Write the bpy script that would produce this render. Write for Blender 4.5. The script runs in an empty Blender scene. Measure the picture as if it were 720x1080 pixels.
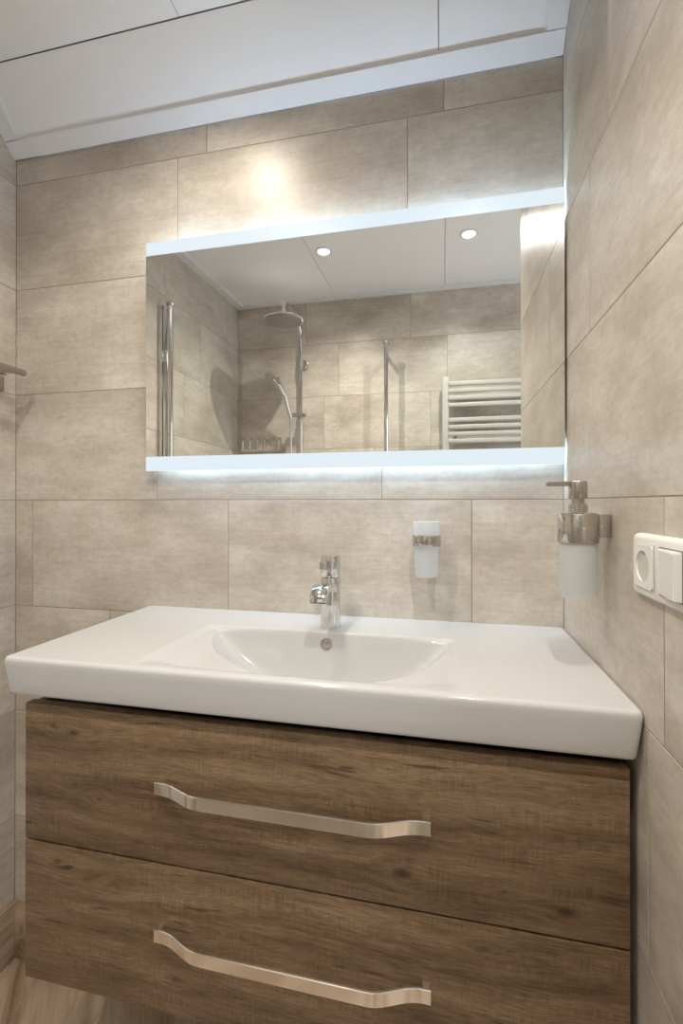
import bpy, bmesh, math, random
from mathutils import Vector, Matrix
R = math.radians
C = bpy.context.scene.collection
S = bpy.context.scene

# ---------------------------------------------------------------- camera, exposure, world
CAM = Vector((0.0, -1.0952, 1.292))
cd = bpy.data.cameras.new('camera')
cam = bpy.data.objects.new('camera', cd); C.objects.link(cam)
cam.location = CAM
cam.rotation_euler = (R(90.198), 0, R(12.417))
cd.sensor_fit = 'HORIZONTAL'; cd.sensor_width = 36.0
cd.lens = 488.5 / 720 * 36
cd.shift_y = -11.41 / 720
cd.clip_start = 0.02
S.camera = cam
S.view_settings.view_transform = 'Standard'
S.view_settings.look = 'None'
S.view_settings.gamma = 1
S.view_settings.use_curve_mapping = False
S.view_settings.exposure = 0.30
W = bpy.data.worlds.new('world'); S.world = W; W.use_nodes = True
W.node_tree.nodes['Background'].inputs[0].default_value = (.9, .92, 1, 1)
W.node_tree.nodes['Background'].inputs[1].default_value = 0.25
SPOT_W = 31.0        # each ceiling spotlight
LED = .71           # frosted mirror bands
LED_BACK = 24.0      # strips behind the mirror
ad = bpy.data.lights.new('added_fill_light', 'AREA'); ad.shape = 'RECTANGLE'; ad.size = .74; ad.size_y = 2.0; ad.energy = 11; ad.color = (.86, .92, 1)  # added cool fill lamp outside the assumed doorway, brightens walls and ceiling
ao = bpy.data.objects.new('added_fill_light', ad); C.objects.link(ao); ao.location = (1.10, -1.07, 1.02); ao.rotation_euler = (0, R(90), 0); ao.rotation_euler = (R(90), 0, R(90))

# ---------------------------------------------------------------- materials
def mat(name):
    m = bpy.data.materials.new(name); m.use_nodes = True
    return m, m.node_tree.nodes, m.node_tree.links, m.node_tree.nodes['Principled BSDF']
def simple(name, col, rough=.5, metal=0, **kw):
    m, n, l, b = mat(name)
    b.inputs['Base Color'].default_value = (*col, 1)
    b.inputs['Roughness'].default_value = rough
    b.inputs['Metallic'].default_value = metal
    for k, v in kw.items(): b.inputs[k].default_value = v
    return m
def surf(name, col, rough, metal=0, scale=60, amp=.04, bump=.02):
    """procedural: faint roughness and tone variation"""
    m, n, l, b = mat(name)
    tc = n.new('ShaderNodeTexCoord'); ns = n.new('ShaderNodeTexNoise')
    ns.inputs['Scale'].default_value = scale; ns.inputs['Detail'].default_value = 3
    l.new(tc.outputs['Object'], ns.inputs['Vector'])
    mr = n.new('ShaderNodeMapRange'); mr.inputs['To Min'].default_value = max(0, rough - amp); mr.inputs['To Max'].default_value = rough + amp
    l.new(ns.outputs['Fac'], mr.inputs['Value']); l.new(mr.outputs[0], b.inputs['Roughness'])
    b.inputs['Base Color'].default_value = (*col, 1); b.inputs['Metallic'].default_value = metal
    if bump:
        bp = n.new('ShaderNodeBump'); bp.inputs['Strength'].default_value = bump; bp.inputs['Distance'].default_value = .001
        l.new(ns.outputs['Fac'], bp.inputs['Height']); l.new(bp.outputs[0], b.inputs['Normal'])
    return m
def emit(name, col, st):
    m, n, l, b = mat(name)
    b.inputs['Base Color'].default_value = (.8, .85, .9, 1); b.inputs['Roughness'].default_value = .3
    b.inputs['Emission Color'].default_value = (*col, 1); b.inputs['Emission Strength'].default_value = st
    return m
def ramp(n, stops):
    r = n.new('ShaderNodeValToRGB'); e = r.color_ramp.elements
    while len(e) < len(stops): e.new(.5)
    for i, (p, c) in enumerate(stops):
        e[i].position = p; e[i].color = (*c, 1)
    return r
def mix(n, l, a, b, fac, mode='MIX'):
    x = n.new('ShaderNodeMix'); x.data_type = 'RGBA'; x.blend_type = mode
    for s, v in ((x.inputs[6], a), (x.inputs[7], b), (x.inputs[0], fac)):
        if isinstance(v, (int, float)): s.default_value = v
        elif isinstance(v, tuple): s.default_value = (*v, 1)
        else: l.new(v, s)
    return x.outputs[2]
def math_(n, l, op, a, b=0.0, c=None):
    x = n.new('ShaderNodeMath'); x.operation = op
    for i, v in enumerate((a, b) if c is None else (a, b, c)):
        if isinstance(v, (int, float)): x.inputs[i].default_value = v
        else: l.new(v, x.inputs[i])
    return x.outputs[0]
def noise(n, l, vec, scale, detail=5, rough=.55, dist=0):
    x = n.new('ShaderNodeTexNoise'); x.inputs['Scale'].default_value = scale
    x.inputs['Detail'].default_value = detail; x.inputs['Roughness'].default_value = rough; x.inputs['Distortion'].default_value = dist
    l.new(vec, x.inputs['Vector']); return x.outputs['Fac']
def mapping(n, l, vec, sc, loc=(0, 0, 0), rot=(0, 0, 0)):
    x = n.new('ShaderNodeMapping'); x.inputs['Scale'].default_value = sc; x.inputs['Location'].default_value = loc; x.inputs['Rotation'].default_value = rot
    l.new(vec, x.inputs['Vector']); return x.outputs[0]

def tile_material():
    m, n, l, b = mat('cement_tile')
    tc = n.new('ShaderNodeTexCoord').outputs['Object']
    geo = n.new('ShaderNodeNewGeometry').outputs['Random Per Island']
    off = n.new('ShaderNodeCombineXYZ')
    l.new(math_(n, l, 'MULTIPLY', geo, 13.7), off.inputs[0]); l.new(math_(n, l, 'MULTIPLY', geo, 31.1), off.inputs[1]); l.new(math_(n, l, 'MULTIPLY', geo, 7.3), off.inputs[2])
    va = n.new('ShaderNodeVectorMath'); va.operation = 'ADD'; l.new(tc, va.inputs[0]); l.new(off.outputs[0], va.inputs[1])
    v = va.outputs[0]
    cloud = noise(n, l, mapping(n, l, v, (2.2, 2.2, 3.8)), 1.6, 5, .55, 0)
    blot = noise(n, l, mapping(n, l, v, (3, 3, 6)), 3.0, 9, .74, 0)
    streak = noise(n, l, mapping(n, l, v, (4, 4, 90)), 2.0, 4, .6)
    streak2 = noise(n, l, mapping(n, l, v, (90, 90, 6)), 2.0, 3, .6)
    speck = noise(n, l, mapping(n, l, v, (1, 1, 1.7)), 48, 6, .75)
    r = ramp(n, [(.32, (.470, .418, .355)), (.50, (.590, .543, .480)), (.66, (.685, .646, .588))])
    l.new(cloud, r.inputs[0])
    r2 = ramp(n, [(.36, (.86, .84, .82)), (.58, (1.03, 1.03, 1.03))]); l.new(blot, r2.inputs[0])
    c = mix(n, l, r.outputs[0], r2.outputs[0], .75, 'MULTIPLY')
    r3 = ramp(n, [(.3, (.93, .92, .90)), (.7, (1.06, 1.06, 1.06))]); l.new(streak, r3.inputs[0])
    c = mix(n, l, c, r3.outputs[0], .8, 'MULTIPLY')
    r5 = ramp(n, [(.3, (.96, .96, .95)), (.7, (1.03, 1.03, 1.03))]); l.new(streak2, r5.inputs[0])
    c = mix(n, l, c, r5.outputs[0], .7, 'MULTIPLY')
    r4 = ramp(n, [(.36, (.87, .86, .85)), (.58, (1.06, 1.06, 1.06))]); l.new(speck, r4.inputs[0])
    c = mix(n, l, c, r4.outputs[0], .7, 'MULTIPLY')
    tone = n.new('ShaderNodeMapRange'); tone.inputs['To Min'].default_value = .95; tone.inputs['To Max'].default_value = 1.04
    l.new(geo, tone.inputs['Value'])
    cc = n.new('ShaderNodeVectorMath'); cc.operation = 'SCALE'; l.new(c, cc.inputs[0]); l.new(tone.outputs[0], cc.inputs['Scale'])
    l.new(cc.outputs[0], b.inputs['Base Color'])
    rr = n.new('ShaderNodeMapRange'); rr.inputs['To Min'].default_value = .30; rr.inputs['To Max'].default_value = .40
    l.new(blot, rr.inputs['Value']); l.new(rr.outputs[0], b.inputs['Roughness'])
    bp = n.new('ShaderNodeBump'); bp.inputs['Strength'].default_value = .12; bp.inputs['Distance'].default_value = .0012
    l.new(math_(n, l, 'ADD', speck, streak), bp.inputs['Height']); l.new(bp.outputs[0], b.inputs['Normal'])
    return m

def wood_front():
    m, n, l, b = mat('oak_decor')
    tc = n.new('ShaderNodeTexCoord').outputs['Object']
    sx = n.new('ShaderNodeSeparateXYZ'); l.new(tc, sx.inputs[0])
    X, Z = sx.outputs[0], sx.outputs[2]
    # knots: (x, z, radius, strength) in cabinet coordinates
    knots = [(.185, .300, .012, 1.0), (-.19, .06, .008, .6), (.30, .21, .006, .5), (-.43, .455, .006, .8), (-.39, .448, .009, .9),
             (-.335, .34, .005, .6), (-.30, .195, .009, .5), (.33, .30, .006, .4), (.41, .285, .011, 1.1), (-.40, .21, .008, .8)]
    dark = None; warp = None
    for kx, kz, kr, ks in knots:
        dx = math_(n, l, 'MULTIPLY', math_(n, l, 'SUBTRACT', X, kx), .55); dz = math_(n, l, 'SUBTRACT', Z, kz)
        d2 = math_(n, l, 'ADD', math_(n, l, 'MULTIPLY', dx, dx), math_(n, l, 'MULTIPLY', dz, dz))
        g = math_(n, l, 'EXPONENT', math_(n, l, 'MULTIPLY', d2, -1 / (kr * kr * .35)))
        gw = math_(n, l, 'EXPONENT', math_(n, l, 'MULTIPLY', d2, -1 / (kr * kr * 6)))
        w = math_(n, l, 'MULTIPLY', math_(n, l, 'MULTIPLY', gw, dz), -.75)
        g = math_(n, l, 'MULTIPLY', g, ks)
        dark = g if dark is None else math_(n, l, 'ADD', dark, g)
        warp = w if warp is None else math_(n, l, 'ADD', warp, w)
    wav = noise(n, l, mapping(n, l, tc, (1.8, 1, 5)), 1.3, 2, .5)
    z2 = math_(n, l, 'ADD', math_(n, l, 'ADD', Z, warp), math_(n, l, 'MULTIPLY', wav, .05))
    cv = n.new('ShaderNodeCombineXYZ'); l.new(X, cv.inputs[0]); l.new(sx.outputs[1], cv.inputs[1]); l.new(z2, cv.inputs[2])
    v = cv.outputs[0]
    broad = noise(n, l, mapping(n, l, v, (2.0, 1, 18)), 2.0, 3, .5)
    fine = noise(n, l, mapping(n, l, v, (9, 9, 150)), 1.6, 7, .7)
    vfine = noise(n, l, mapping(n, l, v, (34, 34, 520)), 1.5, 3, .6)
    crack = noise(n, l, mapping(n, l, v, (6.0, 6, 80), (4, 2, 1)), 1.7, 3, .5, .4)
    saw = noise(n, l, mapping(n, l, tc, (260, 10, 30)), 1.0, 2, .5)
    sawm = noise(n, l, mapping(n, l, tc, (5, 5, 30), (7, 1, 3)), 1.4, 3, .6)
    f = math_(n, l, 'ADD', math_(n, l, 'MULTIPLY', broad, .55), math_(n, l, 'MULTIPLY', fine, .45))
    r = ramp(n, [(.34, (.085, .051, .026)), (.44, (.165, .103, .056)), (.54, (.230, .150, .086)), (.66, (.300, .210, .130))])
    l.new(f, r.inputs[0])
    c = r.outputs[0]
    rv = ramp(n, [(.38, (.58, .56, .54)), (.58, (1.15, 1.14, 1.12))]); l.new(vfine, rv.inputs[0])
    c = mix(n, l, c, rv.outputs[0], .65, 'MULTIPLY')
    rs = ramp(n, [(.38, (.74, .72, .70)), (.60, (1.18, 1.18, 1.16))]); l.new(saw, rs.inputs[0])
    rm = ramp(n, [(.44, (0, 0, 0)), (.62, (.75, .75, .75))]); l.new(sawm, rm.inputs[0])
    c = mix(n, l, c, rs.outputs[0], rm.outputs[0], 'MULTIPLY')
    rc = ramp(n, [(.27, (1, 1, 1)), (.335, (0, 0, 0))]); l.new(crack, rc.inputs[0])
    c = mix(n, l, c, (.045, .024, .012), math_(n, l, 'MULTIPLY', rc.outputs[0], .7))
    c = mix(n, l, c, (.035, .018, .009), math_(n, l, 'MINIMUM', dark, .85))
    l.new(c, b.inputs['Base Color'])
    b.inputs['Roughness'].default_value = .48
    bp = n.new('ShaderNodeBump'); bp.inputs['Strength'].default_value = .25; bp.inputs['Distance'].default_value = .0015
    l.new(math_(n, l, 'ADD', math_(n, l, 'MULTIPLY', fine, .6), math_(n, l, 'MULTIPLY', saw, .3)), bp.inputs['Height']); l.new(bp.outputs[0], b.inputs['Normal'])
    return m

def wood_tile(rot=0.0):
    m, n, l, b = mat('wood_look_tile')
    tc = n.new('ShaderNodeTexCoord').outputs['Object']
    geo = n.new('ShaderNodeNewGeometry').outputs['Random Per Island']
    off = n.new('ShaderNodeCombineXYZ'); l.new(math_(n, l, 'MULTIPLY', geo, 9.0), off.inputs[0]); l.new(math_(n, l, 'MULTIPLY', geo, 5.0), off.inputs[2])
    va = n.new('ShaderNodeVectorMath'); va.operation = 'ADD'; l.new(tc, va.inputs[0]); l.new(off.outputs[0], va.inputs[1])
    v = mapping(n, l, va.outputs[0], (1, 1, 1), (0, 0, 0), (0, 0, rot))
    wv = noise(n, l, mapping(n, l, v, (3, 1.2, 6)), 2, 3, .5, .6)
    g = noise(n, l, mapping(n, l, v, (18, 2.2, 18)), 1.5, 6, .62, .7)
    r = ramp(n, [(.36, (.24, .16, .10)), (.45, (.42, .31, .215)), (.54, (.55, .435, .325)), (.68, (.68, .57, .45))])
    l.new(math_(n, l, 'ADD', math_(n, l, 'MULTIPLY', g, .6), math_(n, l, 'MULTIPLY', wv, .4)), r.inputs[0])
    l.new(r.outputs[0], b.inputs['Base Color']); b.inputs['Roughness'].default_value = .42
    return m

def glass_clear(name, tint=(.985, .995, .988)):
    m, n, l, b = mat(name); n.remove(b)
    o = n['Material Output']
    t = n.new('ShaderNodeBsdfTransparent'); t.inputs[0].default_value = (*tint, 1)
    g = n.new('ShaderNodeBsdfGlossy'); g.inputs['Roughness'].default_value = .01
    lw = n.new('ShaderNodeLayerWeight'); lw.inputs[0].default_value = .5
    fr = math_(n, l, 'MULTIPLY_ADD', math_(n, l, 'POWER', lw.outputs['Facing'], 5.0), .45, .03)
    mx = n.new('ShaderNodeMixShader'); l.new(fr, mx.inputs[0]); l.new(t.outputs[0], mx.inputs[1]); l.new(g.outputs[0], mx.inputs[2])
    l.new(mx.outputs[0], o.inputs[0]); return m

def frosted(name, alpha=.42):
    m, n, l, b = mat(name); n.remove(b)
    o = n['Material Output']
    d = n.new('ShaderNodeBsdfDiffuse'); d.inputs[0].default_value = (.86, .87, .88, 1)
    tl = n.new('ShaderNodeBsdfTranslucent'); tl.inputs[0].default_value = (.88, .89, .90, 1)
    tr = n.new('ShaderNodeBsdfTransparent'); tr.inputs[0].default_value = (.95, .96, .96, 1)
    gl = n.new('ShaderNodeBsdfGlossy'); gl.inputs['Roughness'].default_value = .35
    tc = n.new('ShaderNodeTexCoord').outputs['Object']
    ns = noise(n, l, tc, 400, 2)
    a = n.new('ShaderNodeMixShader'); a.inputs[0].default_value = .5; l.new(d.outputs[0], a.inputs[1]); l.new(tl.outputs[0], a.inputs[2])
    c = n.new('ShaderNodeMixShader'); l.new(math_(n, l, 'MULTIPLY_ADD', ns, .05, alpha), c.inputs[0]); l.new(a.outputs[0], c.inputs[1]); l.new(tr.outputs[0], c.inputs[2])
    e = n.new('ShaderNodeMixShader'); e.inputs[0].default_value = .07; l.new(c.outputs[0], e.inputs[1]); l.new(gl.outputs[0], e.inputs[2])
    l.new(e.outputs[0], o.inputs[0]); return m

M_tile = tile_material()
M_grout = surf('grout', (.34, .27, .20), .85, scale=200)
M_groutl = surf('grout_light', (.55, .46, .36), .85, scale=200)
M_wood = wood_front()
M_wtile = wood_tile(R(0))
M_ftile = wood_tile(R(-33))
M_white = surf('white_ceramic', (.605, .603, .597), .10, scale=20, amp=.02, bump=0)
M_ceil = surf('ceiling_panel', (.86, .87, .89), .38, scale=40, amp=.05)
M_trim = surf('white_trim', (.80, .81, .83), .35, scale=40)
M_dark = surf('dark_gap', (.30, .30, .31), .6)
M_chrome = surf('chrome', (.72, .72, .72), .07, 1, amp=.02, bump=0)
M_nickel = surf('brushed_nickel', (.50, .47, .44), .22, 1, scale=120)
M_pnick = surf('polished_nickel', (.60, .575, .55), .10, 1, amp=.03, bump=0)
M_handle = surf('handle_chrome', (.86, .82, .77), .12, 1, amp=.03, bump=0)
M_alu = surf('aluminium', (.45, .45, .46), .35, 1)
M_black = surf('black_board', (.012, .011, .011), .55)
M_board = surf('oak_carcass', (.13, .078, .043), .5, scale=30)
M_mirror = simple('mirror_glass', (.90, .905, .885), .0, 1)
M_band = emit('mirror_light_band', (.80, .92, 1.0), LED); M_band.node_tree.nodes['Principled BSDF'].inputs['Base Color'].default_value = (.06, .06, .06, 1)
M_led = emit('led_strip', (.56, .77, 1.0), LED_BACK)
M_icon = surf('touch_icon', (.75, .72, .80), .4)
M_plastic = surf('white_plastic', (.82, .81, .78), .36, scale=80, amp=.03, bump=0)
M_plastic2 = surf('socket_recess', (.62, .60, .55), .4, scale=80, bump=0)
M_steel = surf('steel_contact', (.5, .5, .5), .3, 1)
M_rad = surf('white_radiator', (.54, .525, .495), .35, scale=80)
M_glass = glass_clear('shower_glass')
M_frost = frosted('frosted_glass')
M_lens = emit('spot_lens', (1, .95, .86), 5)
M_rubber = surf('grey_nozzle_plate', (.38, .37, .36), .4, .6)

# ---------------------------------------------------------------- helpers
def BM(): return bmesh.new()
def add_box(bm, a, b, bev=0, seg=2, mi=0):
    a, b = Vector(a), Vector(b); t = BM()
    bmesh.ops.create_cube(t, size=1)
    for v in t.verts: v.co = Vector([(a[i] + b[i]) / 2 + v.co[i] * abs(b[i] - a[i]) for i in range(3)])
    if bev: bmesh.ops.bevel(t, geom=t.edges[:] + t.verts[:], offset=bev, segments=seg, affect='EDGES', profile=.5)
    merge(bm, t, mi)
def merge(bm, t, mi=0, mtx=None):
    mp = {}
    for v in t.verts: mp[v] = bm.verts.new(mtx @ v.co if mtx else v.co)
    for f in t.faces:
        try:
            nf = bm.faces.new([mp[v] for v in f.verts]); nf.material_index = mi if mi else f.material_index; nf.smooth = f.smooth
        except ValueError: pass
    t.free()
def frame(d):
    d = d.normalized(); u = Vector((0, 0, 1)) if abs(d.z) < .95 else Vector((1, 0, 0))
    x = u.cross(d).normalized(); return x, d.cross(x)
def add_tube(bm, pts, rad, seg=20, cap=True, mi=0, ry=None):
    """round (or elliptical) tube along points; rad number or list"""
    pts = [Vector(p) for p in pts]; rings = []
    px = None
    for i, p in enumerate(pts):
        d = (pts[min(i + 1, len(pts) - 1)] - pts[max(i - 1, 0)]).normalized()
        if px is None: x, y = frame(d)
        else: x = (px - d * px.dot(d)).normalized(); y = d.cross(x)
        px = x
        r = rad[i] if isinstance(rad, (list, tuple)) else rad
        rings.append([bm.verts.new(p + (x * math.cos(2 * math.pi * k / seg) + y * math.sin(2 * math.pi * k / seg)) * r) for k in range(seg)])
    for a, b in zip(rings, rings[1:]):
        for k in range(seg):
            f = bm.faces.new((a[k], a[(k + 1) % seg], b[(k + 1) % seg], b[k])); f.smooth = True; f.material_index = mi
    if cap:
        for rg in (list(reversed(rings[0])), rings[-1]):
            f = bm.faces.new(rg); f.material_index = mi
def add_lathe(bm, c, axis, prof, seg=48, mi=0, smooth=True):
    """prof = [(radius, height along axis)]; closed with caps where radius is 0"""
    c = Vector(c); axis = Vector(axis).normalized(); x, y = frame(axis); rings = []
    for r, h in prof:
        if r < 1e-7: rings.append([bm.verts.new(c + axis * h)])
        else: rings.append([bm.verts.new(c + axis * h + (x * math.cos(2 * math.pi * k / seg) + y * math.sin(2 * math.pi * k / seg)) * r) for k in range(seg)])
    for a, b in zip(rings, rings[1:]):
        for k in range(seg):
            k2 = (k + 1) % seg
            if len(a) == 1 and len(b) == 1: continue
            vs = (a[0], b[k2], b[k]) if len(a) == 1 else (a[k], a[k2], b[0]) if len(b) == 1 else (a[k], a[k2], b[k2], b[k])
            f = bm.faces.new(vs); f.smooth = smooth; f.material_index = mi
def add_prism(bm, poly, a0, a1, axis=0, mi=0, smooth=False):
    """extrude polygon (2-D in the other two axes) between a0 and a1 along axis"""
    def P(q, a):
        return Vector((a, q[0], q[1])) if axis == 0 else Vector((q[0], a, q[1])) if axis == 1 else Vector((q[0], q[1], a))
    A = [bm.verts.new(P(q, a0)) for q in poly]; B = [bm.verts.new(P(q, a1)) for q in poly]
    k = len(poly)
    for i in range(k):
        f = bm.faces.new((A[i], A[(i + 1) % k], B[(i + 1) % k], B[i])); f.smooth = smooth; f.material_index = mi
    for r in (list(reversed(A)), B):
        f = bm.faces.new(r); f.material_index = mi
def rootloc(parent):
    v = Vector((0, 0, 0))
    while parent is not None: v += parent.location; parent = parent.parent
    return v
def obj(name, bm, mats, parent=None, origin=None, sharp=35):
    bmesh.ops.recalc_face_normals(bm, faces=bm.faces)
    o0 = rootloc(parent) if parent is not None else Vector(origin or (0, 0, 0))
    for v in bm.verts: v.co -= o0
    me = bpy.data.meshes.new(name); bm.to_mesh(me); bm.free()
    for m in (mats if isinstance(mats, (list, tuple)) else [mats]): me.materials.append(m)
    me.set_sharp_from_angle(angle=R(sharp))
    o = bpy.data.objects.new(name, me); C.objects.link(o)
    if parent is not None: o.parent = parent
    else: o.location = o0
    return o
def thing(name, label, cat, loc, group=None):
    o = bpy.data.objects.new(name, None); C.objects.link(o); o.empty_display_size = .05
    o.location = loc; o['label'] = label; o['category'] = cat
    if group: o['group'] = group
    return o
def struct(name, bm, mats, parent=None, label=None, cat=None):
    o = obj(name, bm, mats, parent)
    if parent is None: o['kind'] = 'structure'
    if label: o['label'] = label; o['category'] = cat or 'wall'
    return o

# ---------------------------------------------------------------- room shell
Z0 = 1.2998          # height of the tile joint at eye level
XL, XR, YF = -1.196, .257, -1.528
YE = -.632           # end of the right wall
XO = .98
ZT = 2.2735          # where the sloped soffit meets the back wall
def tiled(name, org, u, nrm, u0, u1, z1, seams, label, thick=.08, zb=0.0):
    """tiles 60x30 laid in rows on a plane through org; u horizontal axis, nrm into the room"""
    org, u, nrm = Vector(org), Vector(u), Vector(nrm); bm = BM()
    def P(a, z, d): return org + u * a + nrm * d + Vector((0, 0, z))
    def slab(a0, a1, za, zt, d0, d1, ins, mi):
        b = [bm.verts.new(P(*q)) for q in ((a0, za, d0), (a1, za, d0), (a1, zt, d0), (a0, zt, d0))]
        m_ = [bm.verts.new(P(*q)) for q in ((a0, za, d1 - ins), (a1, za, d1 - ins), (a1, zt, d1 - ins), (a0, zt, d1 - ins))]
        t = [bm.verts.new(P(*q)) for q in ((a0 + ins, za + ins, d1), (a1 - ins, za + ins, d1), (a1 - ins, zt - ins, d1), (a0 + ins, zt - ins, d1))]
        fs = [bm.faces.new(list(reversed(b))), bm.faces.new(t)]
        for i in range(4):
            j = (i + 1) % 4
            fs.append(bm.faces.new((b[i], b[j], m_[j], m_[i]))); fs.append(bm.faces.new((m_[i], m_[j], t[j], t[i])))
        for f in fs: f.material_index = mi
    slab(u0 - thick, u1 - (.001 if name == 'wall_right' else -thick), zb, z1, -thick, -.0005, 0, 1)
    g = .0011
    for k in range(-5, 5):
        za, zt = max(zb, Z0 + .3 * k), min(z1, Z0 + .3 * (k + 1))
        if zt - za < .004: continue
        off = seams.get(k, ((k * .37) % .6))
        cuts = [u0] + sorted(c for c in (off + .6 * i for i in range(-6, 7)) if u0 + .004 < c < u1 - .004) + [u1]
        for a, b in zip(cuts, cuts[1:]): slab(a + g, b - g, za + g, zt - g, -.004, 0, .0003, 0)
    o = struct(name, bm, [M_tile, M_grout]); o['label'] = label; o['category'] = 'wall'; return o
tiled('wall_back', (0, 0, 0), (1, 0, 0), (0, -1, 0), XL, XR, ZT + .0, {-1: -.5375, 0: -.143, -2: -.8865, 2: -.082, 3: .001, 1: -.70, -3: -.40, -4: -.70},
      'beige stone-look tiled wall behind the mirror and washbasin')
tiled('wall_right', (XR, 0, 0), (0, -1, 0), (-1, 0, 0), 0, -YE, 2.45, {2: .285, 1: .19, -1: .472, -2: .427, 0: .56, 3: .02, -3: .20},
      'beige tiled wall right of the washbasin with the socket')
tiled('wall_left', (XL, 0, 0), (0, -1, 0), (1, 0, 0), 0, -YF, 2.47, {3: .19, 2: .49, 1: .34, 0: .12, -1: .42, -2: .25, -3: .5},
      'beige tiled wall at the left edge with the towel rack')
tiled('wall_front', (0, YF, 0), (1, 0, 0), (0, 1, 0), XL, XO, 2.47, {3: -.175, 2: .02, 1: -.068, 0: -.38, -1: .1},
      'beige tiled shower wall seen only in the mirror')
bm = BM(); add_box(bm, (XR + .081, YE, 0), (XO, YE + .08, 2.47)); struct('wall_return', bm, [M_tile])
# unseen side wall; its doorway is assumed, opened for the added fill lamp
bm = BM(); add_box(bm, (XO, -.69, 0), (XO + .08, YE, 2.5)); add_box(bm, (XO, YF, 0), (XO + .08, -1.45, 2.5)); add_box(bm, (XO, -1.45, 2.04), (XO + .08, -.69, 2.5)); struct('wall_side', bm, [M_tile])
bm = BM()
for a, b in (((XO - .008, -.695, 0), (XO + .088, -.675, 2.055)), ((XO - .008, -1.465, 0), (XO + .088, -1.445, 2.055)), ((XO - .008, -1.465, 2.035), (XO + .088, -.675, 2.055))): add_box(bm, a, b, .002)
d = struct('assumed_door_frame', bm, [M_trim]); d['label'] = 'white frame of an assumed open doorway, unseen behind the camera'; d['category'] = 'door frame'

# ceiling: steep soffit over the mirror, then nearly flat panels
YB, ZB_ = -.137, ZT + .137
ZF = 2.452
bm = BM()
def quad(bm, pts, th, nrm, mi=0):
    nrm = Vector(nrm).normalized(); A = [bm.verts.new(Vector(p)) for p in pts]; B = [bm.verts.new(Vector(p) + nrm * th) for p in pts]
    fs = [bm.faces.new(A), bm.faces.new(list(reversed(B)))] + [bm.faces.new((A[i], B[i], B[(i + 1) % 4], A[(i + 1) % 4])) for i in range(4)]
    for f in fs: f.material_index = mi
G = .0011
def soff(t, d=0): return (-t - d * .7071, ZT + t - d * .7071)   # y,z at distance along slope, d below it
def flat(y): return ZB_ + (ZF - ZB_) * (y - YB) / (YF - YB)
for x0, x1 in ((XL, -.01), (-.01, XR)):
    a, b = soff(.001), soff(.137 - .0012)
    quad(bm, [(x0 + G, a[0], a[1]), (x1 - G, a[0], a[1]), (x1 - G, b[0], b[1]), (x0 + G, b[0], b[1])], .01, (0, 1, 1))
for x0, x1 in ((XL, -.593), (-.593, .007), (.007, XO)):
    xr_ = x1
    for y0, y1 in ((YB - .0015, -.632), (-.632, -1.13), (-1.13, YF)):
        xe = min(xr_, XR) if y0 > -.6 else xr_
        if xe <= x0: continue
        quad(bm, [(x0 + G, y0, flat(y0)), (xe - G, y0, flat(y0)), (xe - G, y1 + .0008, flat(y1)), (x0 + G, y1 + .0008, flat(y1))], .01, (0, 0, 1))
quad(bm, [(XL, 0, ZT + .012), (XR, 0, ZT + .012), (XR, YB + .006, ZB_ + .01), (XL, YB + .006, ZB_ + .01)], .02, (0, 1, 1), 1)
quad(bm, [(XL, YB + .01, ZB_ + .009), (XO, YB + .01, ZB_ + .009), (XO, YF, ZF + .009), (XL, YF, ZF + .009)], .02, (0, 0, 1), 1)
o = struct('ceiling', bm, [M_ceil, M_dark]); o['label'] = 'white ceiling panels with a sloped soffit above the mirror'; o['category'] = 'ceiling'
# trims
def slope_strip(bm, x0, x1, t0, t1, d0, d1):
    p = [soff(t0, d0), soff(t1, d0), soff(t1, d1), soff(t0, d1)]
    add_prism(bm, p, x0, x1, 0)
bm = BM(); slope_strip(bm, XL + .001, XR - .001, .002, .031, .0005, .009); slope_strip(bm, XL + .012, XR - .012, .031, .0355, .0005, .0035)
o = struct('trim_1', bm, [M_trim]); o['label'] = 'white ceiling trim strip above the tiled back wall'; o['category'] = 'trim'
def side_trim(name, xa, xb, xlip, label, yend):
    bm = BM()
    slope_strip(bm, xa, xb, .032, .134, .0005, .009); slope_strip(bm, min(xb, xlip), max(xb, xlip), .036, .134, .0005, .004)
    for xx, yy, dd in ((xa, xb, .010), (min(xb, xlip), max(xb, xlip), .004)):
        y0, y1 = YB - .002, yend
        A = [(y0, flat(y0) - .0005), (y1, flat(y1) - .0005), (y1, flat(y1) - dd), (y0, flat(y0) - dd)]
        add_prism(bm, A, xx, yy, 0)
    o = struct(name, bm, [M_trim]); o['label'] = label; o['category'] = 'trim'
side_trim('trim_2', XL + .001, XL + .046, XL + .052, 'white ceiling trim strip along the left wall', YF + .03)
side_trim('trim_3', XR - .041, XR - .001, XR - .047, 'white ceiling trim strip along the right wall', YE)
bm = BM(); add_box(bm, (XL + .001, YF + .001, ZF - .012), (XO - .001, YF + .028, ZF - .0015), .001); add_box(bm, (XL + .03, YF + .028, ZF - .006), (XO - .001, YF + .042, ZF - .0015))
o = struct('trim_4', bm, [M_trim]); o['label'] = 'white ceiling trim above the shower wall, seen in the mirror'; o['category'] = 'trim'

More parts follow.
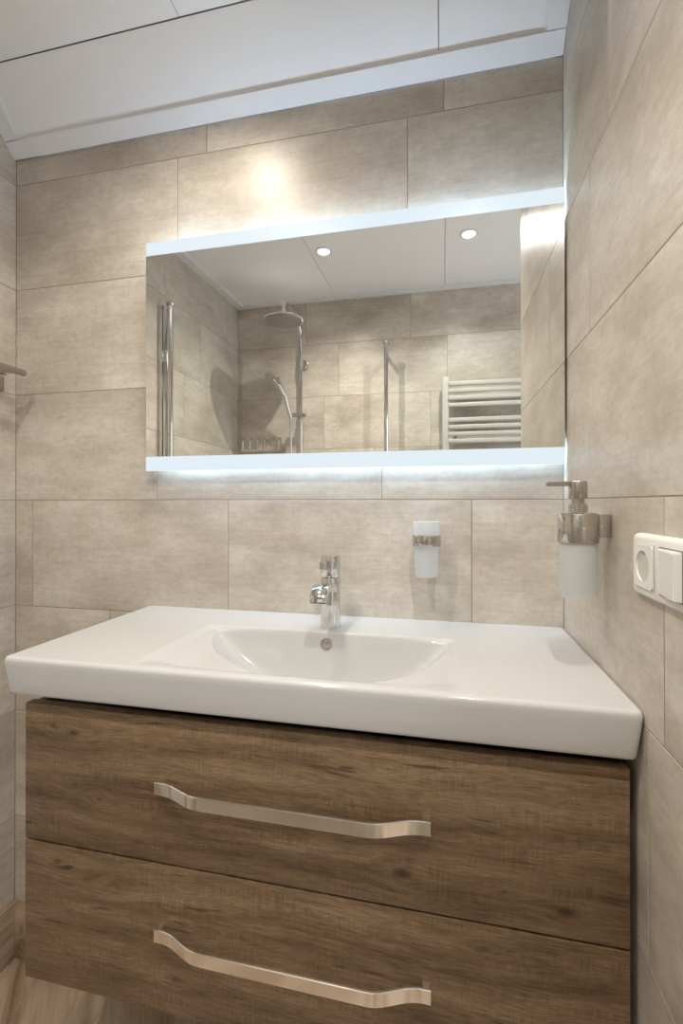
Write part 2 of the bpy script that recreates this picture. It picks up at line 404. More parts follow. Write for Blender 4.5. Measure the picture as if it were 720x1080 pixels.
# floor: wood-look tile planks; plinth of the same tile
bm = BM()
add_box(bm, (XL, YF, -.06), (XO, 0, -.0015), mi=1)
xs = [XL, -.851, -.51, -.17, .17, .51, XO]
for i, (a, b) in enumerate(zip(xs, xs[1:])):
    off = [.35, -.2, .1, -.45, .25, 0][i] - .5
    cuts = [YF] + sorted(c for c in (off + 1.2 * k for k in range(-3, 3)) if YF + .01 < c < -.01) + [0]
    for c0, c1 in zip(cuts, cuts[1:]): add_box(bm, (a + .001, c0 + .001, -.01), (b - .001, c1 - .001, 0), .0005, 1)
o = struct('floor', bm, [M_ftile, M_groutl]); o['label'] = 'light brown wood-look plank tile floor'; o['category'] = 'floor'
def plinth(name, a, b, label):
    bm = BM(); add_box(bm, a, b, .0012, 2); o = struct(name, bm, [M_wtile]); o['label'] = label; o['category'] = 'baseboard'
plinth('baseboard_left', (XL, YF, .0), (XL + .007, -.0075, .157), 'wood-look tile skirting along the left wall')
plinth('baseboard_back', (XL, -.007, .0), (XR, 0, .157), 'wood-look tile skirting along the back wall below the cabinet')
plinth('baseboard_right', (XR - .007, YE, .0), (XR, -.0075, .157), 'wood-look tile skirting along the right wall')

# ---------------------------------------------------------------- vanity cabinet
CX0, CX1, CYF = -.737, .2455, -.400     # front panel extents, front plane
ZC0, ZC1 = .4395, .9315
cab = thing('vanity_cabinet', 'wall-hung brown oak vanity cabinet with two drawers under the white washbasin', 'cabinet', ((CX0 + CX1) / 2, -.2, ZC0))
bm = BM()
add_box(bm, (CX0 + .002, CYF + .021, ZC0 + .002), (CX0 + .018, -.001, ZC1 - .004), .0008, 1)
add_box(bm, (CX1 - .018, CYF + .021, ZC0 + .002), (CX1 - .002, -.001, ZC1 - .004), .0008, 1)
add_box(bm, (CX0 + .018, CYF + .021, ZC0 + .002), (CX1 - .018, -.001, ZC0 + .018))
add_box(bm, (CX0 + .018, -.017, ZC0 + .018), (CX1 - .018, -.001, ZC1 - .03))
obj('body', bm, M_board, cab)
bm = BM()
add_box(bm, (CX0 + .018, CYF + .024, ZC1 - .030), (CX1 - .018, CYF + .06, ZC1 - .014))
add_box(bm, (CX0 + .018, CYF + .024, .670), (CX1 - .018, CYF + .06, .70))
obj('inner_rail', bm, M_black, cab)
ZS = .6872
for za, zt, hz in ((ZS + .0018, ZC1, .8185), (ZC0, ZS - .0018, .5755)):
    bm = BM(); add_box(bm, (CX0, CYF, za), (CX1, CYF + .018, zt), .0012, 2)
    dr = obj('drawer_front', bm, M_wood, cab)
    # bowed strap handle: plan profile in x,y, swept in z
    hx0, hx1, h = -.468, -.0185, .0108
    def prof(t):       # 0..1 along the handle -> distance out from the front
        e = min(t, 1 - t) * (hx1 - hx0)
        s = min(1, max(0, (e - .004) / .095)); s = s * s * s * (s * (s * 6 - 15) + 10)
        return .012 + .022 * s
    N = 160; up = []
    for i in range(N + 1):
        t = i / N; up.append((hx0 + (hx1 - hx0) * t, CYF - prof(t)))
    bm = BM(); rows = []
    for i, (x, y) in enumerate(up):
        a = up[max(i - 1, 0)]; b = up[min(i + 1, N)]; tx, ty = b[0] - a[0], b[1] - a[1]; L = math.hypot(tx, ty); nx, ny = ty / L, -tx / L
        if ny > 0: nx, ny = -nx, -ny
        ff = min(i, N - i) / N * (hx1 - hx0)
        th = .0045
        ring = []
        for (o_, z_) in ((0, h - .0012), (.0012, h), (th - .001, h), (th, h - .001), (th, -h + .001), (th - .001, -h), (.0012, -h), (0, -h + .0012)):
            ring.append(bm.verts.new((x - nx * o_, y - ny * o_, hz + z_)))
        rows.append(ring)
    for a, b in zip(rows, rows[1:]):
        for k in range(8):
            f = bm.faces.new((a[k], a[(k + 1) % 8], b[(k + 1) % 8], b[k])); f.smooth = True
    bm.faces.new(rows[0]); bm.faces.new(list(reversed(rows[-1])))
    for x0, x1 in ((hx0, hx0 + .013), (hx1 - .013, hx1)): add_box(bm, (x0, CYF - .0095, hz - h), (x1, CYF + .0002, hz + h), .0008, 1)
    obj('handle', bm, [M_handle, M_black], dr, sharp=30)
for x0 in (-.752, .206):
    bm = BM(); add_box(bm, (x0, CYF + .002, .9462), (x0 + .026, CYF + .06, .9506), .001, 1); obj('basin_clip', bm, M_nickel, cab)

# ---------------------------------------------------------------- washbasin (height field)
ZTOP, ZBOT = 1.0192, .9510
BX0, BX1, BY0, BY1 = -.7660, .2567, -.0005, -.4215
BC, BH, BHL, BYB, BD, BYC = -.230, .236, .254, -.146, .244, -.176
def sstep(a, b, x):
    t = min(1, max(0, (x - a) / (b - a))); return t * t * (3 - 2 * t)
def top_z(x, y):
    z = ZTOP
    # shallow dished zone around the bowl
    ex = min(x - (-.520), .026 - x); ey = (BYB + .004) - y; ef = y - (-.408)
    dish = sstep(0, .022, ex) * sstep(0, .014, ey)
    deep = .0045 + .010 * sstep(0, .10, ex)
    z -= dish * deep * sstep(0, .05, ef)
    # D-shaped bowl
    q = abs(x - BC) / (BHL if x < BC else BH)
    pf = 1.5 if x < BC else 2.0
    if y > BYC: w = (y - BYC) / (BYB - BYC); r = (q ** 4.5 + w ** 4.5) ** (1 / 4.5)
    else: w = (BYC - y) / (BYC - (BYB - BD)); r = (q ** pf + w ** pf) ** (1 / pf)
    if r < 1: z -= .108 * (1 - r ** 2.2) * sstep(0, .022, 1 - r)
    # rounded outer edge
    e = min(x - BX0, y - BY1)
    r = .0075
    if x - BX0 < r and y - BY1 < r:
        dd = r - math.hypot(r - (x - BX0), r - (y - BY1))
        e = max(dd, 0)
    er = min(e, BX1 - x if BX1 - x < .003 else 1)
    if er < r: z -= r - math.sqrt(max(0, r * r - (r - er) ** 2))
    return z
def linsp(a, b, n): return [a + (b - a) * i / n for i in range(n + 1)]
rx = .010       # plan corner radius
xsr = [BX0 + v for v in (0, .0006, .0016, .003, .005, .0075)] + linsp(BX0 + .011, -.55, 24)[0:] + linsp(-.546, .05, 330) + linsp(.056, BX1 - .008, 28) + [BX1 - v for v in (.004, .002, .0)]
ysr = [BY1 + v for v in (0, .0006, .0016, .003, .005, .0075)] + linsp(BY1 + .0095, -.120, 220) + linsp(-.115, BY0, 12)
bm = BM(); grid = []
def corner(x, y):
    """pull the plan corners of the front edge into a radius"""
    for cx, sx in ((BX0 + rx, -1), (BX1 - rx, 1)):
        if (x - cx) * sx > 0 and y < BY1 + rx:
            dx, dy = x - cx, y - (BY1 + rx); m_ = max(abs(dx), abs(dy)); L = math.hypot(dx, dy)
            if L > 1e-9: return cx + dx * m_ / L, BY1 + rx + dy * m_ / L
    return x, y
for y in ysr:
    row = []
    for x in xsr:
        z = top_z(x, y); px, py = corner(x, y); row.append(bm.verts.new((px, py, z)))
    grid.append(row)
for j in range(len(ysr) - 1):
    for i in range(len(xsr) - 1):
        bm.faces.new((grid[j][i], grid[j][i + 1], grid[j + 1][i + 1], grid[j + 1][i])).smooth = True
# apron: perimeter loop going down, tapering inwards, with a rounded lower edge
per = grid[0][:] + [r[-1] for r in grid[1:]] + grid[-1][-2::-1] + [r[0] for r in grid[-2:0:-1]]
def ring(ins, z):
    out = []
    for v in per:
        x, y = v.co.x, v.co.y
        if abs(y - BY0) < 1e-4: yy = y
        else: yy = y + ins * (1 if y < -.21 else 0) * sstep(-.21, BY1, y) if y < -.21 else y
        cx = (BX0 + BX1) / 2; xx = x + ins * (1 if x < cx else -1) * sstep(.0, 1, (abs(x - cx) - .3) / .18)
        out.append(bm.verts.new((xx, yy, z)))
    return out
prev = per
for ins, z in ((.0006, ZTOP - .016), (.0030, ZTOP - .040), (.0055, ZBOT + .006), (.0070, ZBOT + .0015), (.0100, ZBOT)):
    cur = ring(ins, z)
    for k in range(len(per)):
        k2 = (k + 1) % len(per); bm.faces.new((prev[k], prev[k2], cur[k2], cur[k])).smooth = True
    prev = cur
# underside: follows the bowl so the shell stays closed below it
nx_, ny_ = len(xsr), len(ysr)
edge = {}
idx = [(0, i) for i in range(nx_)] + [(j, nx_ - 1) for j in range(1, ny_)] + [(ny_ - 1, i) for i in range(nx_ - 2, -1, -1)] + [(j, 0) for j in range(ny_ - 2, 0, -1)]
for ji, v in zip(idx, prev): edge[ji] = v
mx_, hx_ = (BX0 + BX1) / 2, (BX1 - BX0) / 2
low = []
for j in range(ny_):
    row = []
    for i in range(nx_):
        if (j, i) in edge: row.append(edge[(j, i)]); continue
        g_ = grid[j][i].co
        row.append(bm.verts.new((mx_ + (g_.x - mx_) * (hx_ - .0102) / hx_, BY0 + (g_.y - BY0) * (1 - .0102 / (BY0 - BY1)), min(ZBOT, g_.z - .011))))
    low.append(row)
for j in range(ny_ - 1):
    for i in range(nx_ - 1):
        bm.faces.new((low[j][i], low[j + 1][i], low[j + 1][i + 1], low[j][i + 1])).smooth = True
basin = thing('washbasin', 'wide white ceramic washbasin with a D-shaped bowl on the brown cabinet', 'sink', ((BX0 + BX1) / 2, -.2, ZBOT))
obj('basin_body', bm, M_white, basin, sharp=60)
# overflow ring on the bowl's back wall
oy, oz = -.148, 0
zz = [(y, top_z(BC, y)) for y in linsp(-.147, -.21, 300)]
ovz = .9945
oy = min(zz, key=lambda q: abs(q[1] - ovz))[0]
dzdy = (top_z(BC, oy + .001) - top_z(BC, oy - .001)) / .002
nrm = Vector((0, -dzdy, 1)).normalized()
ov = BM(); OVX = -.2415
add_lathe(ov, Vector((OVX, oy, ovz)), nrm, [(.0125, -.002), (.0125, .0012), (.0118, .002), (.0098, .002), (.0092, .0012), (.0090, -.0005), (0, -.0005)], 40)
add_lathe(ov, Vector((OVX, oy, ovz)), nrm, [(.0075, .0), (.0075, .0012), (.0065, .0018), (0, .0018)], 30)
obj('overflow_ring', ov, M_nickel, basin)
db = BM(); zd = top_z(BC, -.245)
add_lathe(db, (BC, -.245, zd - .001), (0, 0, 1), [(.033, 0), (.033, .004), (.030, .0055), (0, .006)], 40)
obj('drain_cover', db, M_chrome, basin)

# ---------------------------------------------------------------- basin mixer tap
FX, FY = -.2424, -.106
fa = thing('mixer_tap', 'chrome single-lever mixer tap with a flat curved spout on the washbasin', 'tap', (FX, FY, ZTOP))
bm = BM()
add_lathe(bm, (FX, FY, ZTOP), (0, 0, 1), [(.0, 0), (.0232, 0), (.0236, .002), (.0225, .02), (.0216, .05), (.0214, .108), (.0208, .1095), (.0205, .1105), (0, .1105)], 56)
obj('tap_body', bm, M_chrome, fa)
bm = BM()
add_lathe(bm, (FX, FY, ZTOP), (0, 0, 1), [(0, .1115), (.0208, .1115), (.0214, .1125), (.0214, .155), (.0205, .1573), (.0, .1578)], 56)
head_ = obj('tap_cap', bm, M_chrome, fa)
bm = BM()
add_prism(bm, [(FY - .012, ZTOP + .148), (FY - .074, ZTOP + .152), (FY - .0755, ZTOP + .151), (FY - .0755, ZTOP + .137), (FY - .074, ZTOP + .136), (FY - .012, ZTOP + .128)], FX - .0052, FX + .0052, 0)
bmesh.ops.bevel(bm, geom=bm.edges[:], offset=.0009, segments=2, affect='EDGES')
obj('lever', bm, M_chrome, fa)
bm = BM()
# spout: flat bar leaving the body, arching over and turning down
path = []
for i in range(33):
    t = i / 32
    if t < .45: p = (FY - .006 - t / .45 * .064, ZTOP + .097 + .008 * math.sin(t / .45 * math.pi / 2))
    else:
        a = (t - .45) / .55 * R(74); p = (FY - .070 - .040 * math.sin(a), ZTOP + .105 - .040 * (1 - math.cos(a)))
    path.append(p)
rows = []
W2 = .0178
for i, (y, z) in enumerate(path):
    a = path[max(i - 1, 0)]; b = path[min(i + 1, len(path) - 1)]; ty, tz = b[0] - a[0], b[1] - a[1]; L = math.hypot(ty, tz); ny, nz = tz / L, -ty / L
    if nz < 0: ny, nz = -ny, -nz
    th = .020 - .009 * (i / 32); c = .0022; rg = []
    for wx, o_ in ((-W2 + c, 0), (W2 - c, 0), (W2, -c), (W2, -th + c), (W2 - c, -th), (-W2 + c, -th), (-W2, -th + c), (-W2, -c)):
        rg.append(bm.verts.new((FX + wx, y + ny * o_, z + nz * o_)))
    rows.append(rg)
for a, b in zip(rows, rows[1:]):
    for k in range(8): bm.faces.new((a[k], a[(k + 1) % 8], b[(k + 1) % 8], b[k])).smooth = True
bm.faces.new(rows[0]); bm.faces.new(list(reversed(rows[-1])))
sp = obj('spout', bm, M_chrome, fa, sharp=50)
bm = BM(); e = path[-1]; pe = path[-2]; d_ = Vector((0, e[0] - pe[0], e[1] - pe[1])).normalized(); dn = Vector((0, d_.z, -d_.y))
if dn.z > 0: dn = -dn
cpt = Vector((FX, e[0], e[1])) + dn * .0055
for q in (0,):
    A = [cpt + Vector((sx * .0150, 0, 0)) + dn * sy * .0036 for sx, sy in ((-1, -1), (1, -1), (1, 1), (-1, 1))]
    va_ = [bm.verts.new(p - d_ * .002) for p in A]; vb_ = [bm.verts.new(p + d_ * .0008) for p in A]
    bm.faces.new(va_); bm.faces.new(list(reversed(vb_)))
    for k in range(4): bm.faces.new((va_[k], va_[(k + 1) % 4], vb_[(k + 1) % 4], vb_[k]))
obj('aerator', bm, M_black, sp)

# ---------------------------------------------------------------- lit mirror
MX0, MX1, MZ0, MZ1, MY = -.7545, .2525, 1.3745, 1.9665, -.030
mir = thing('lit_mirror', 'wide wall mirror with glowing bluish-white light bands along top and bottom', 'mirror', ((MX0 + MX1) / 2, 0, MZ0))
BZ0, BZ1 = 1.411, 1.9325
def pane(name, x0, x1, z0, z1, m, parent, y0=MY, y1=MY + .005):
    bm = BM(); add_box(bm, (x0, y0, z0), (x1, y1, z1)); return obj(name, bm, m, parent)
mg = pane('mirror_glass', MX0, MX1, BZ0, BZ1, M_mirror, mir)
pane('light_band', MX0, MX1, BZ1, MZ1, M_band, mir)
pane('light_band', MX0, MX1, MZ0, BZ0, M_band, mir)
bm = BM(); add_box(bm, (MX0 + .035, MY + .0052, MZ0 + .046), (MX1 - .012, -.0005, MZ1 - .046), .001, 1); obj('housing', bm, M_alu, mir)
for z0, z1 in ((MZ0 + .036, MZ0 + .0455), (MZ1 - .0455, MZ1 - .036)):
    bm = BM(); add_box(bm, (MX0 + .04, -.021, z0), (MX1 - .015, -.006, z1)); obj('led_strip', bm, M_led, mir)
bm = BM()
add_lathe(bm, (-.2528, MY - .0001, 1.472), (0, -1, 0), [(.0085, 0), (.0085, .0003), (.0073, .0003), (.0073, 0)], 36)
add_box(bm, (-.2535, MY - .0004, 1.474), (-.2521, MY, 1.4825))
obj('touch_icon', bm, M_icon, mg)

# ---------------------------------------------------------------- tumbler in its wall holder
TX, TY = -.0365, -.060
th_ = thing('tumbler_holder', 'polished metal ring holder fixed to the back wall right of the tap', 'holder', (TX, 0, 1.20))
bm = BM()
z0, z1 = 1.1975, 1.2215
add_lathe(bm, (TX, TY, z0), (0, 0, 1), [(.0283, 0), (.0303, 0), (.0308, .0008), (.0308, z1 - z0 - .0008), (.0303, z1 - z0), (.0283, z1 - z0), (.0283, 0)], 56)
obj('ring', bm, M_pnick, th_)
bm = BM(); add_box(bm, (TX - .010, TY + .030, z0 + .001), (TX + .010, -.008, z1 - .001), .001); add_box(bm, (TX - .02, -.009, z0 - .008), (TX + .02, -.0005, z1 + .008), .0015)
obj('wall_mount', bm, M_pnick, th_)
bm = BM()
cz = 1.1305
add_lathe(bm, (TX, TY, cz), (0, 0, 1), [(0, 0), (.0225, 0), (.0240, .0015), (.0262, .066), (.0278, .068), (.0285, .119), (.0280, .1198), (.0268, .119), (.0250, .068), (.0225, .013), (.0205, .0085), (0, .008)], 56)
tum = obj('glass_tumbler', bm, M_frost, None, origin=(TX, TY, cz)); tum['label'] = 'frosted white glass tumbler held in the metal ring on the back wall'; tum['category'] = 'tumbler'

# ---------------------------------------------------------------- soap dispenser on the right wall
SX, SY = .2095, -.292
sh = thing('dispenser_holder', 'shiny metal ring holder on the right wall carrying the soap bottle', 'holder', (XR, SY, 1.25))
z0, z1 = 1.2290, 1.2745
bm = BM()
add_lathe(bm, (SX, SY, z0), (0, 0, 1), [(.0275, 0), (.0295, 0), (.0300, .0008), (.0300, z1 - z0 - .0008), (.0295, z1 - z0), (.0275, z1 - z0), (.0275, 0)], 64)
obj('ring', bm, M_pnick, sh)
bm = BM(); add_box(bm, (SX + .0285, SY - .005, z0 + .008), (XR - .0005, SY + .019, z1 - .001), .0015)
obj('wall_mount', bm, M_pnick, sh)
so = thing('soap_dispenser', 'frosted glass soap dispenser with a metal pump hanging on the right wall', 'soap dispenser', (SX, SY, 1.1415))
bm = BM(); b0 = 1.1415
add_lathe(bm, (SX, SY, b0), (0, 0, 1), [(0, 0), (.0262, 0), (.0275, .0015), (.0278, .083), (.0262, .0865), (.0262, .129), (.0240, .131), (.0235, .129), (.0248, .085), (.0255, .014), (.0235, .009), (0, .008)], 56)
obj('glass_bottle', bm, M_frost, so)
bm = BM()
add_lathe(bm, (SX, SY, 1.2730), (0, 0, 1), [(0, 0), (.0262, 0), (.0262, .002), (.0240, .0035), (.0145, .0035), (.0140, .004), (.0140, .0145), (.0125, .016), (.0125, .018), (0, .018)], 48)
pc = obj('pump_collar', bm, M_pnick, so)
bm = BM()
add_lathe(bm, (SX, SY, 1.2905), (0, 0, 1), [(0, 0), (.0095, 0), (.0095, .008), (.0135, .0085), (.0138, .009), (.0138, .0345), (.0132, .0355), (0, .0355)], 48)
add_prism(bm, [(SX - .010, 1.3185), (SX - .046, 1.3185), (SX - .049, 1.3205), (SX - .046, 1.3255), (SX - .010, 1.3255)], SY - .0045, SY + .0045, 1)
obj('pump_head', bm, M_nickel, so)

# ---------------------------------------------------------------- socket and switch on the right wall
KY, KZ = -.4765, 1.2120          # centre
hw, hh = .076, .0405
fr_ = thing('socket_and_switch', 'white double wall plate with a round socket and a rocker switch', 'wall socket', (XR, KY, KZ))
def plate(bm, yc, zc, w, h, d0, d1, r, ins, seg=8, mi=0, n2=3):
    """rounded rectangular plate on the right wall, domed edge; d measured out from the wall"""
    loops = []
    for (dd, s) in [(d0, 0)] + [(d0 + (d1 - d0) * math.sin(R(90) * k / n2), ins * (1 - math.cos(R(90) * k / n2))) for k in range(1, n2 + 1)]:
        L = []
        for cy_, cz_, a0 in ((w - r, h - r, 0), (-w + r, h - r, 90), (-w + r, -h + r, 180), (w - r, -h + r, 270)):
            for q in range(seg + 1):
                a = R(a0 + 90 * q / seg); rr = max(r - s, .0003)
                L.append(bm.verts.new((XR - dd, yc + cy_ + rr * math.cos(a), zc + cz_ + rr * math.sin(a))))
        loops.append(L)
    for A, B in zip(loops, loops[1:]):
        for k in range(len(A)):
            f = bm.faces.new((A[k], A[(k + 1) % len(A)], B[(k + 1) % len(A)], B[k])); f.smooth = True; f.material_index = mi
    f = bm.faces.new(loops[-1]); f.material_index = mi
    f = bm.faces.new(list(reversed(loops[0]))); f.material_index = mi
bm = BM(); plate(bm, KY, KZ, hw, hh, .0003, .0090, .009, .006); obj('cover_frame', bm, M_plastic, fr_)
bm = BM(); ys = KY + .0355
add_box(bm, (XR - .0102, ys - .0285, KZ - .0285), (XR - .0094, ys + .0285, KZ + .0285)); obj('shadow_joint', bm, M_plastic2, fr_)
# socket insert: square with a circular well
bm = BM(); n_ = 48; Rw = .0195; dF, dW = .0118, .0015
sq, ci, cb = [], [], []
for k in range(n_):
    a = 2 * math.pi * (k + .5) / n_; c, s = math.cos(a), math.sin(a); m_ = .0272 / max(abs(c), abs(s))
    sq.append((c * m_, s * m_)); ci.append((c * Rw, s * Rw))
def RG(pts, d): return [bm.verts.new((XR - d, ys + p[0], KZ + p[1])) for p in pts]
r0, r1, r2, r3 = RG(sq, .0096), RG(sq, dF), RG(ci, dF), RG([(p[0] * .96, p[1] * .96) for p in ci], dW + .004)
for A, B in ((r0, r1), (r1, r2), (r2, r3)):
    for k in range(n_): bm.faces.new((A[k], A[(k + 1) % n_], B[(k + 1) % n_], B[k])).smooth = (A is r2)
f = bm.faces.new(r3); f.material_index = 1
si = obj('socket_insert', bm, [M_plastic, M_plastic2], fr_)
for s_ in (-1, 1):
    bm = BM(); add_box(bm, (XR - .0112, ys - .003, KZ + s_ * .0165 - .0022), (XR - .0060, ys + .003, KZ + s_ * .0188 + .0002), .0004, 1); obj('earth_clip', bm, M_steel, si)
for s_ in (-1, 1):
    bm = BM(); add_lathe(bm, (XR - .0058, ys + s_ * .0085, KZ), (-1, 0, 0), [(.0026, 0), (.0026, .0003), (0, .0003)], 16); obj('pin_hole', bm, M_black, si)
yw = KY - .0355
bm = BM()
A = [(XR - .0096, -.0272, -.0272), (XR - .0096, .0272, -.0272), (XR - .0096, .0272, .0272), (XR - .0096, -.0272, .0272)]
B = [(XR - .0190, -.0262, -.0262), (XR - .0122, .0262, -.0262), (XR - .0122, .0262, .0262), (XR - .0190, -.0262, .0262)]
va_ = [bm.verts.new((p[0], yw + p[1], KZ + p[2])) for p in A]; vb_ = [bm.verts.new((p[0], yw + p[1], KZ + p[2])) for p in B]
bm.faces.new(va_); bm.faces.new(vb_)
for k in range(4): bm.faces.new((va_[k], va_[(k + 1) % 4], vb_[(k + 1) % 4], vb_[k]))
bmesh.ops.bevel(bm, geom=bm.edges[:], offset=.0012, segments=3, affect='EDGES')
for f in bm.faces: f.smooth = True
obj('rocker_switch', bm, M_plastic, fr_)
bm = BM(); add_box(bm, (XR - .0101, yw - .0285, KZ - .0285), (XR - .0094, yw + .0285, KZ + .0285)); obj('shadow_joint', bm, M_dark, fr_)

# ---------------------------------------------------------------- towel rack on the left wall
tr = thing('towel_rack', 'brushed metal towel rack on the left wall at the picture edge', 'towel rack', (XL, -.28, 1.62))
bm = BM(); add_tube(bm, [(-1.100, -.062, 1.640), (-1.100, -.066, 1.640), (-1.100, -.43, 1.640)], [.007, .0088, .0088], 24); obj('rail', bm, M_nickel, tr)
bm = BM(); add_tube(bm, [(-1.150, -.075, 1.640), (-1.150, -.42, 1.640)], .0065, 20); obj('rail', bm, M_nickel, tr)
for y in (-.095, -.40):
    bm = BM(); add_box(bm, (XL + .014, y - .009, 1.6335), (-1.094, y + .009, 1.6395), .001); add_box(bm, (XL, y - .02, 1.598), (XL + .016, y + .045 if y > -.2 else y + .02, 1.641), .0015)
    obj('bracket', bm, M_nickel, tr)

# ---------------------------------------------------------------- shower side, seen in the mirror
# shower column
PX, PY = -.787, -1.468
sc = thing('shower_column', 'chrome shower column with round rain head, seen in the mirror', 'shower', (PX, YF, 1.0))
bm = BM()
pts = [(PX, PY, 1.02), (PX, PY, 2.20)]
for i in range(1, 15):
    a = i / 14 * R(150)
    pts.append((PX, PY + .075 * (1 - math.cos(a)), 2.20 + .098 * math.sin(a)))
pts = pts[:11] + [(PX, -1.30, 2.312), (PX, -1.215, 2.315), (PX, -1.192, 2.305), (PX, -1.182, 2.285), (PX, -1.180, 2.236)]
add_tube(bm, pts, .0105, 20); obj('riser_pipe', bm, M_chrome, sc)
bm = BM()
add_lathe(bm, (PX, -1.18, 2.205), (0, 0, 1), [(0, .001), (.100, .001), (.104, .004), (.102, .010), (.05, .017), (.022, .022), (.018, .034), (0, .034)], 64)
rh = obj('rain_head', bm, M_chrome, sc)
bm = BM(); add_lathe(bm, (PX, -1.18, 2.205), (0, 0, 1), [(.094, .0008), (.094, -.0012), (0, -.0012)], 48)
for rr, nn in ((.02, 6), (.04, 12), (.06, 18), (.08, 24)):
    for k in range(nn):
        a = 2 * math.pi * k / nn; add_lathe(bm, (PX + rr * math.cos(a), -1.18 + rr * math.sin(a), 2.2042), (0, 0, -1), [(.0022, 0), (.0016, .0022), (0, .0022)], 6)
obj('nozzle_plate', bm, M_rubber, rh)
bm = BM()
add_lathe(bm, (PX, YF, 2.085), (0, 1, 0), [(0, .0005), (.030, .0005), (.030, .010), (.024, .013), (.010, .014), (.010, .05), (0, .05)], 40)
add_lathe(bm, (PX, PY, 2.055), (0, 0, 1), [(.0107, 0), (.0165, .001), (.0165, .055), (.0107, .056)], 32)
obj('wall_bracket', bm, M_chrome, sc)
bm = BM()
add_lathe(bm, (PX, PY, 1.765), (0, 0, 1), [(.0108, 0), (.018, .001), (.018, .032), (.0108, .033)], 32)
add_tube(bm, [(PX - .045, PY + .03, 1.781), (PX + .040, PY + .03, 1.781)], .0125, 24)
obj('slider', bm, M_chrome, sc)
bm = BM()
add_box(bm, (PX - .15, YF + .03, 1.01), (PX + .15, YF + .075, 1.055), .015, 4); obj('thermostat', bm, M_chrome, sc)
hs = thing('hand_shower', 'chrome hand shower resting in the slider holder, seen in the mirror', 'hand shower', (PX - .045, PY + .04, 1.76))
bm = BM()
H0 = Vector((PX - .044, PY + .045, 1.765)); H1 = Vector((PX - .062, PY + .085, 1.87)); H2 = Vector((PX - .092, PY + .120, 1.935)); H3 = Vector((PX - .112, PY + .140, 1.962))
add_tube(bm, [H0, H0.lerp(H1, .5) + Vector((-.002, 0, 0)), H1, H1.lerp(H2, .5) + Vector((-.001, 0, .004)), H2, H3], [.010, .0105, .012, .0145, .019, .022], 20)
obj('hand_grip', bm, M_chrome, hs)
bm = BM(); ax = Vector((-.35, .55, -.75)).normalized()
add_lathe(bm, H3 - ax * .010, ax, [(0, 0), (.03, .001), (.047, .008), (.049, .014), (.045, .018), (0, .018)], 40); obj('spray_head', bm, M_chrome, hs)
bm = BM()
hp = [H0, H0 + Vector((0, 0, -.06)), H0 + Vector((.004, 0, -.25)), H0 + Vector((.02, 0, -.5)), H0 + Vector((.07, .01, -.68)), H0 + Vector((.09, 0, -.72)), Vector((PX + .03, YF + .06, 1.056))]
sm = []
for i in range(len(hp) - 1):
    p0, p1, p2, p3 = hp[max(i - 1, 0)], hp[i], hp[i + 1], hp[min(i + 2, len(hp) - 1)]
    for q in range(8):
        t = q / 8; sm.append(.5 * ((2 * p1) + (p2 - p0) * t + (2 * p0 - 5 * p1 + 4 * p2 - p3) * t * t + (3 * p1 - p0 - 3 * p2 + p3) * t ** 3))
sm.append(hp[-1]); add_tube(bm, sm, .0065, 12); obj('hose', bm, M_chrome, hs)

# wire caddy in the shower corner
wr = thing('shower_caddy', 'small chrome wire caddy with upright hooks on the shower wall, in the mirror', 'shower caddy', (-1.0, YF, 1.60))
bm = BM()
x0, x1, y0, y1 = -1.140, -.905, YF + .004, YF + .085
add_tube(bm, [(x0, y0, 1.595), (x1, y0, 1.595), (x1, y1, 1.595), (x0, y1, 1.595), (x0, y0, 1.595)], .0035, 10)
for k in range(5): yy = y0 + (y1 - y0) * k / 4; add_tube(bm, [(x0, yy, 1.592), (x1, yy, 1.592)], .0022, 8)
obj('wire_base', bm, M_chrome, wr)
for k in range(6):
    x = x0 + .012 + k * .0435
    bm = BM(); add_tube(bm, [(x, y1, 1.593), (x, y1, 1.640), (x + .003, y1 + .002, 1.652), (x + .010, y1 + .003, 1.656), (x + .016, y1 + .002, 1.650)], .0048, 10)
    obj('hook', bm, M_nickel, wr)

# glass screens with chrome posts
def screen(label, p0, p1, top, post_r=.011):
    p0, p1 = Vector(p0), Vector(p1)
    t = thing('shower_screen', label, 'shower screen', (p0.x, p0.y, 0))
    bm = BM(); add_tube(bm, [(p0.x, p0.y, .012), (p0.x, p0.y, top + .02)], post_r, 24); ps = obj('post', bm, M_chrome, t)
    bm = BM(); add_lathe(bm, (p0.x, p0.y, top + .0185), (0, 0, 1), [(0, 0), (post_r + .003, 0), (post_r + .003, .012), (0, .014)], 24); obj('post_cap', bm, M_nickel, ps)
    d = (p1 - p0).normalized(); nn = Vector((-d.y, d.x, 0)); a = p0 + d * (post_r + .001)
    bm = BM()
    q = [a + nn * .003, p1 + nn * .003, p1 - nn * .003, a - nn * .003]
    add_prism(bm, [(v.x, v.y) for v in q], .018, top, 2); obj('glass_pane', bm, M_glass, t)
    return t
s1 = screen('clear shower glass with chrome post folded along the left wall, in the mirror', (XL + .045, -.755, 0), (XL + .045, -1.495, 0), 2.123, .0125)
bm = BM(); add_box(bm, (XL + .0005, -.775, .01), (XL + .020, -.735, 2.14), .002); obj('wall_channel', bm, M_chrome, s1)
for z in (.3, 1.9):
    bm = BM(); add_box(bm, (XL + .019, -.763, z), (XL + .045, -.747, z + .05), .001); obj('hinge', bm, M_chrome, s1)
s2 = screen('clear shower glass with chrome post folded in front of the towel radiator, in the mirror', (-.296, -1.405, 0), (.39, -1.405, 0), 2.115, .011)
for za in (.02, 2.08):
    bm = BM(); add_box(bm, (-.303, YF, za), (-.289, -1.412, za + .02), .001); obj('wall_arm', bm, M_chrome, s2)

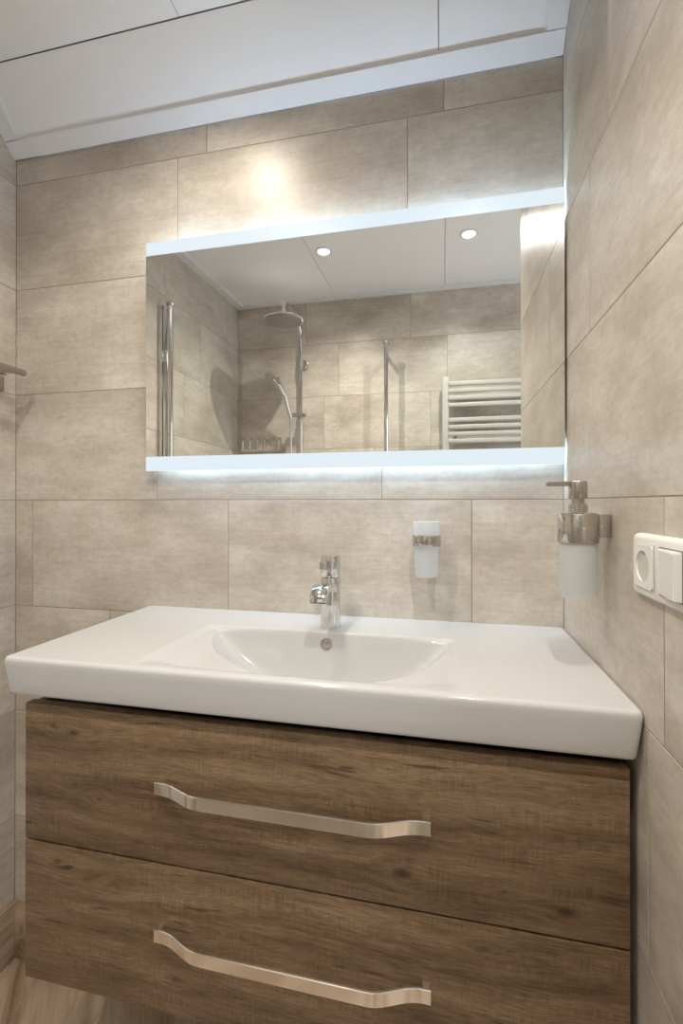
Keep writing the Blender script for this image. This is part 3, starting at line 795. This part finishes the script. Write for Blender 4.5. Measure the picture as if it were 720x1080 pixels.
# towel radiator
ra = thing('towel_radiator', 'white ladder towel radiator on the shower-side wall, seen in the mirror', 'radiator', (.29, YF, .85))
for x in (-.006, .556):
    bm = BM(); add_box(bm, (x, -1.478, .85), (x + .034, -1.448, 1.952), .007, 4); obj('upright', bm, M_rad, ra)
zb = [1.913, 1.876, 1.839, 1.802]
for z in [q - .1885 * k for k in range(6) for q in zb]:
    if z < .87: continue
    bm = BM(); add_box(bm, (.024, -1.462, z - .011), (.562, -1.441, z + .011), .005, 3); obj('rung', bm, M_rad, ra)
for x, z in ((.06, .971), (.50, .971), (.06, 1.6505), (.50, 1.6505)):
    bm = BM(); add_tube(bm, [(x, YF + .0005, z), (x, -1.4655, z)], .011, 16)
    add_box(bm, (x - .010, -1.466, z - .010), (x + .010, -1.4615, z + .010)); obj('wall_fixing', bm, M_rad, ra)

# ---------------------------------------------------------------- ceiling spotlights
def spotlight(x, y, label, w=SPOT_W, rad=.004, col=(1, .96, .90)):
    slope = (ZF - ZB_) / (YF - YB); z = flat(y)
    t = thing('ceiling_spotlight', label, 'ceiling light', (x, y, z), 'recessed ceiling spotlights')
    bm = BM(); add_lathe(bm, (x, y, z - .0008), (0, 0, -1), [(.040, -.0005), (.041, .002), (.038, .004), (.027, .0035), (.026, -.0005), (.04, -.0005)], 40); obj('trim_ring', bm, M_trim, t)
    bm = BM(); add_lathe(bm, (x, y, z - .0012), (0, 0, -1), [(0, 0), (.0255, 0), (.0255, .0022), (0, .0025)], 32); obj('lens', bm, M_lens, t)
    ld = bpy.data.lights.new('spot_lamp', 'SPOT'); ld.energy = w; ld.color = col; ld.spot_size = R(150); ld.spot_blend = 1; ld.shadow_soft_size = rad
    lo = bpy.data.objects.new('spot_lamp', ld); C.objects.link(lo); lo.parent = t; lo.location = (0, 0, -.004 - rad)
spotlight(-.531, -1.0, 'lit round ceiling spotlight, the left one of the two seen in the mirror', col=(1, .92, .82))
spotlight(.106, -1.0, 'lit round ceiling spotlight, the right one of the two seen in the mirror')
spotlight(-.544, -.33, 'ceiling spotlight out of sight above the washbasin, lighting the back wall', 15, .05, (1, .88, .74))
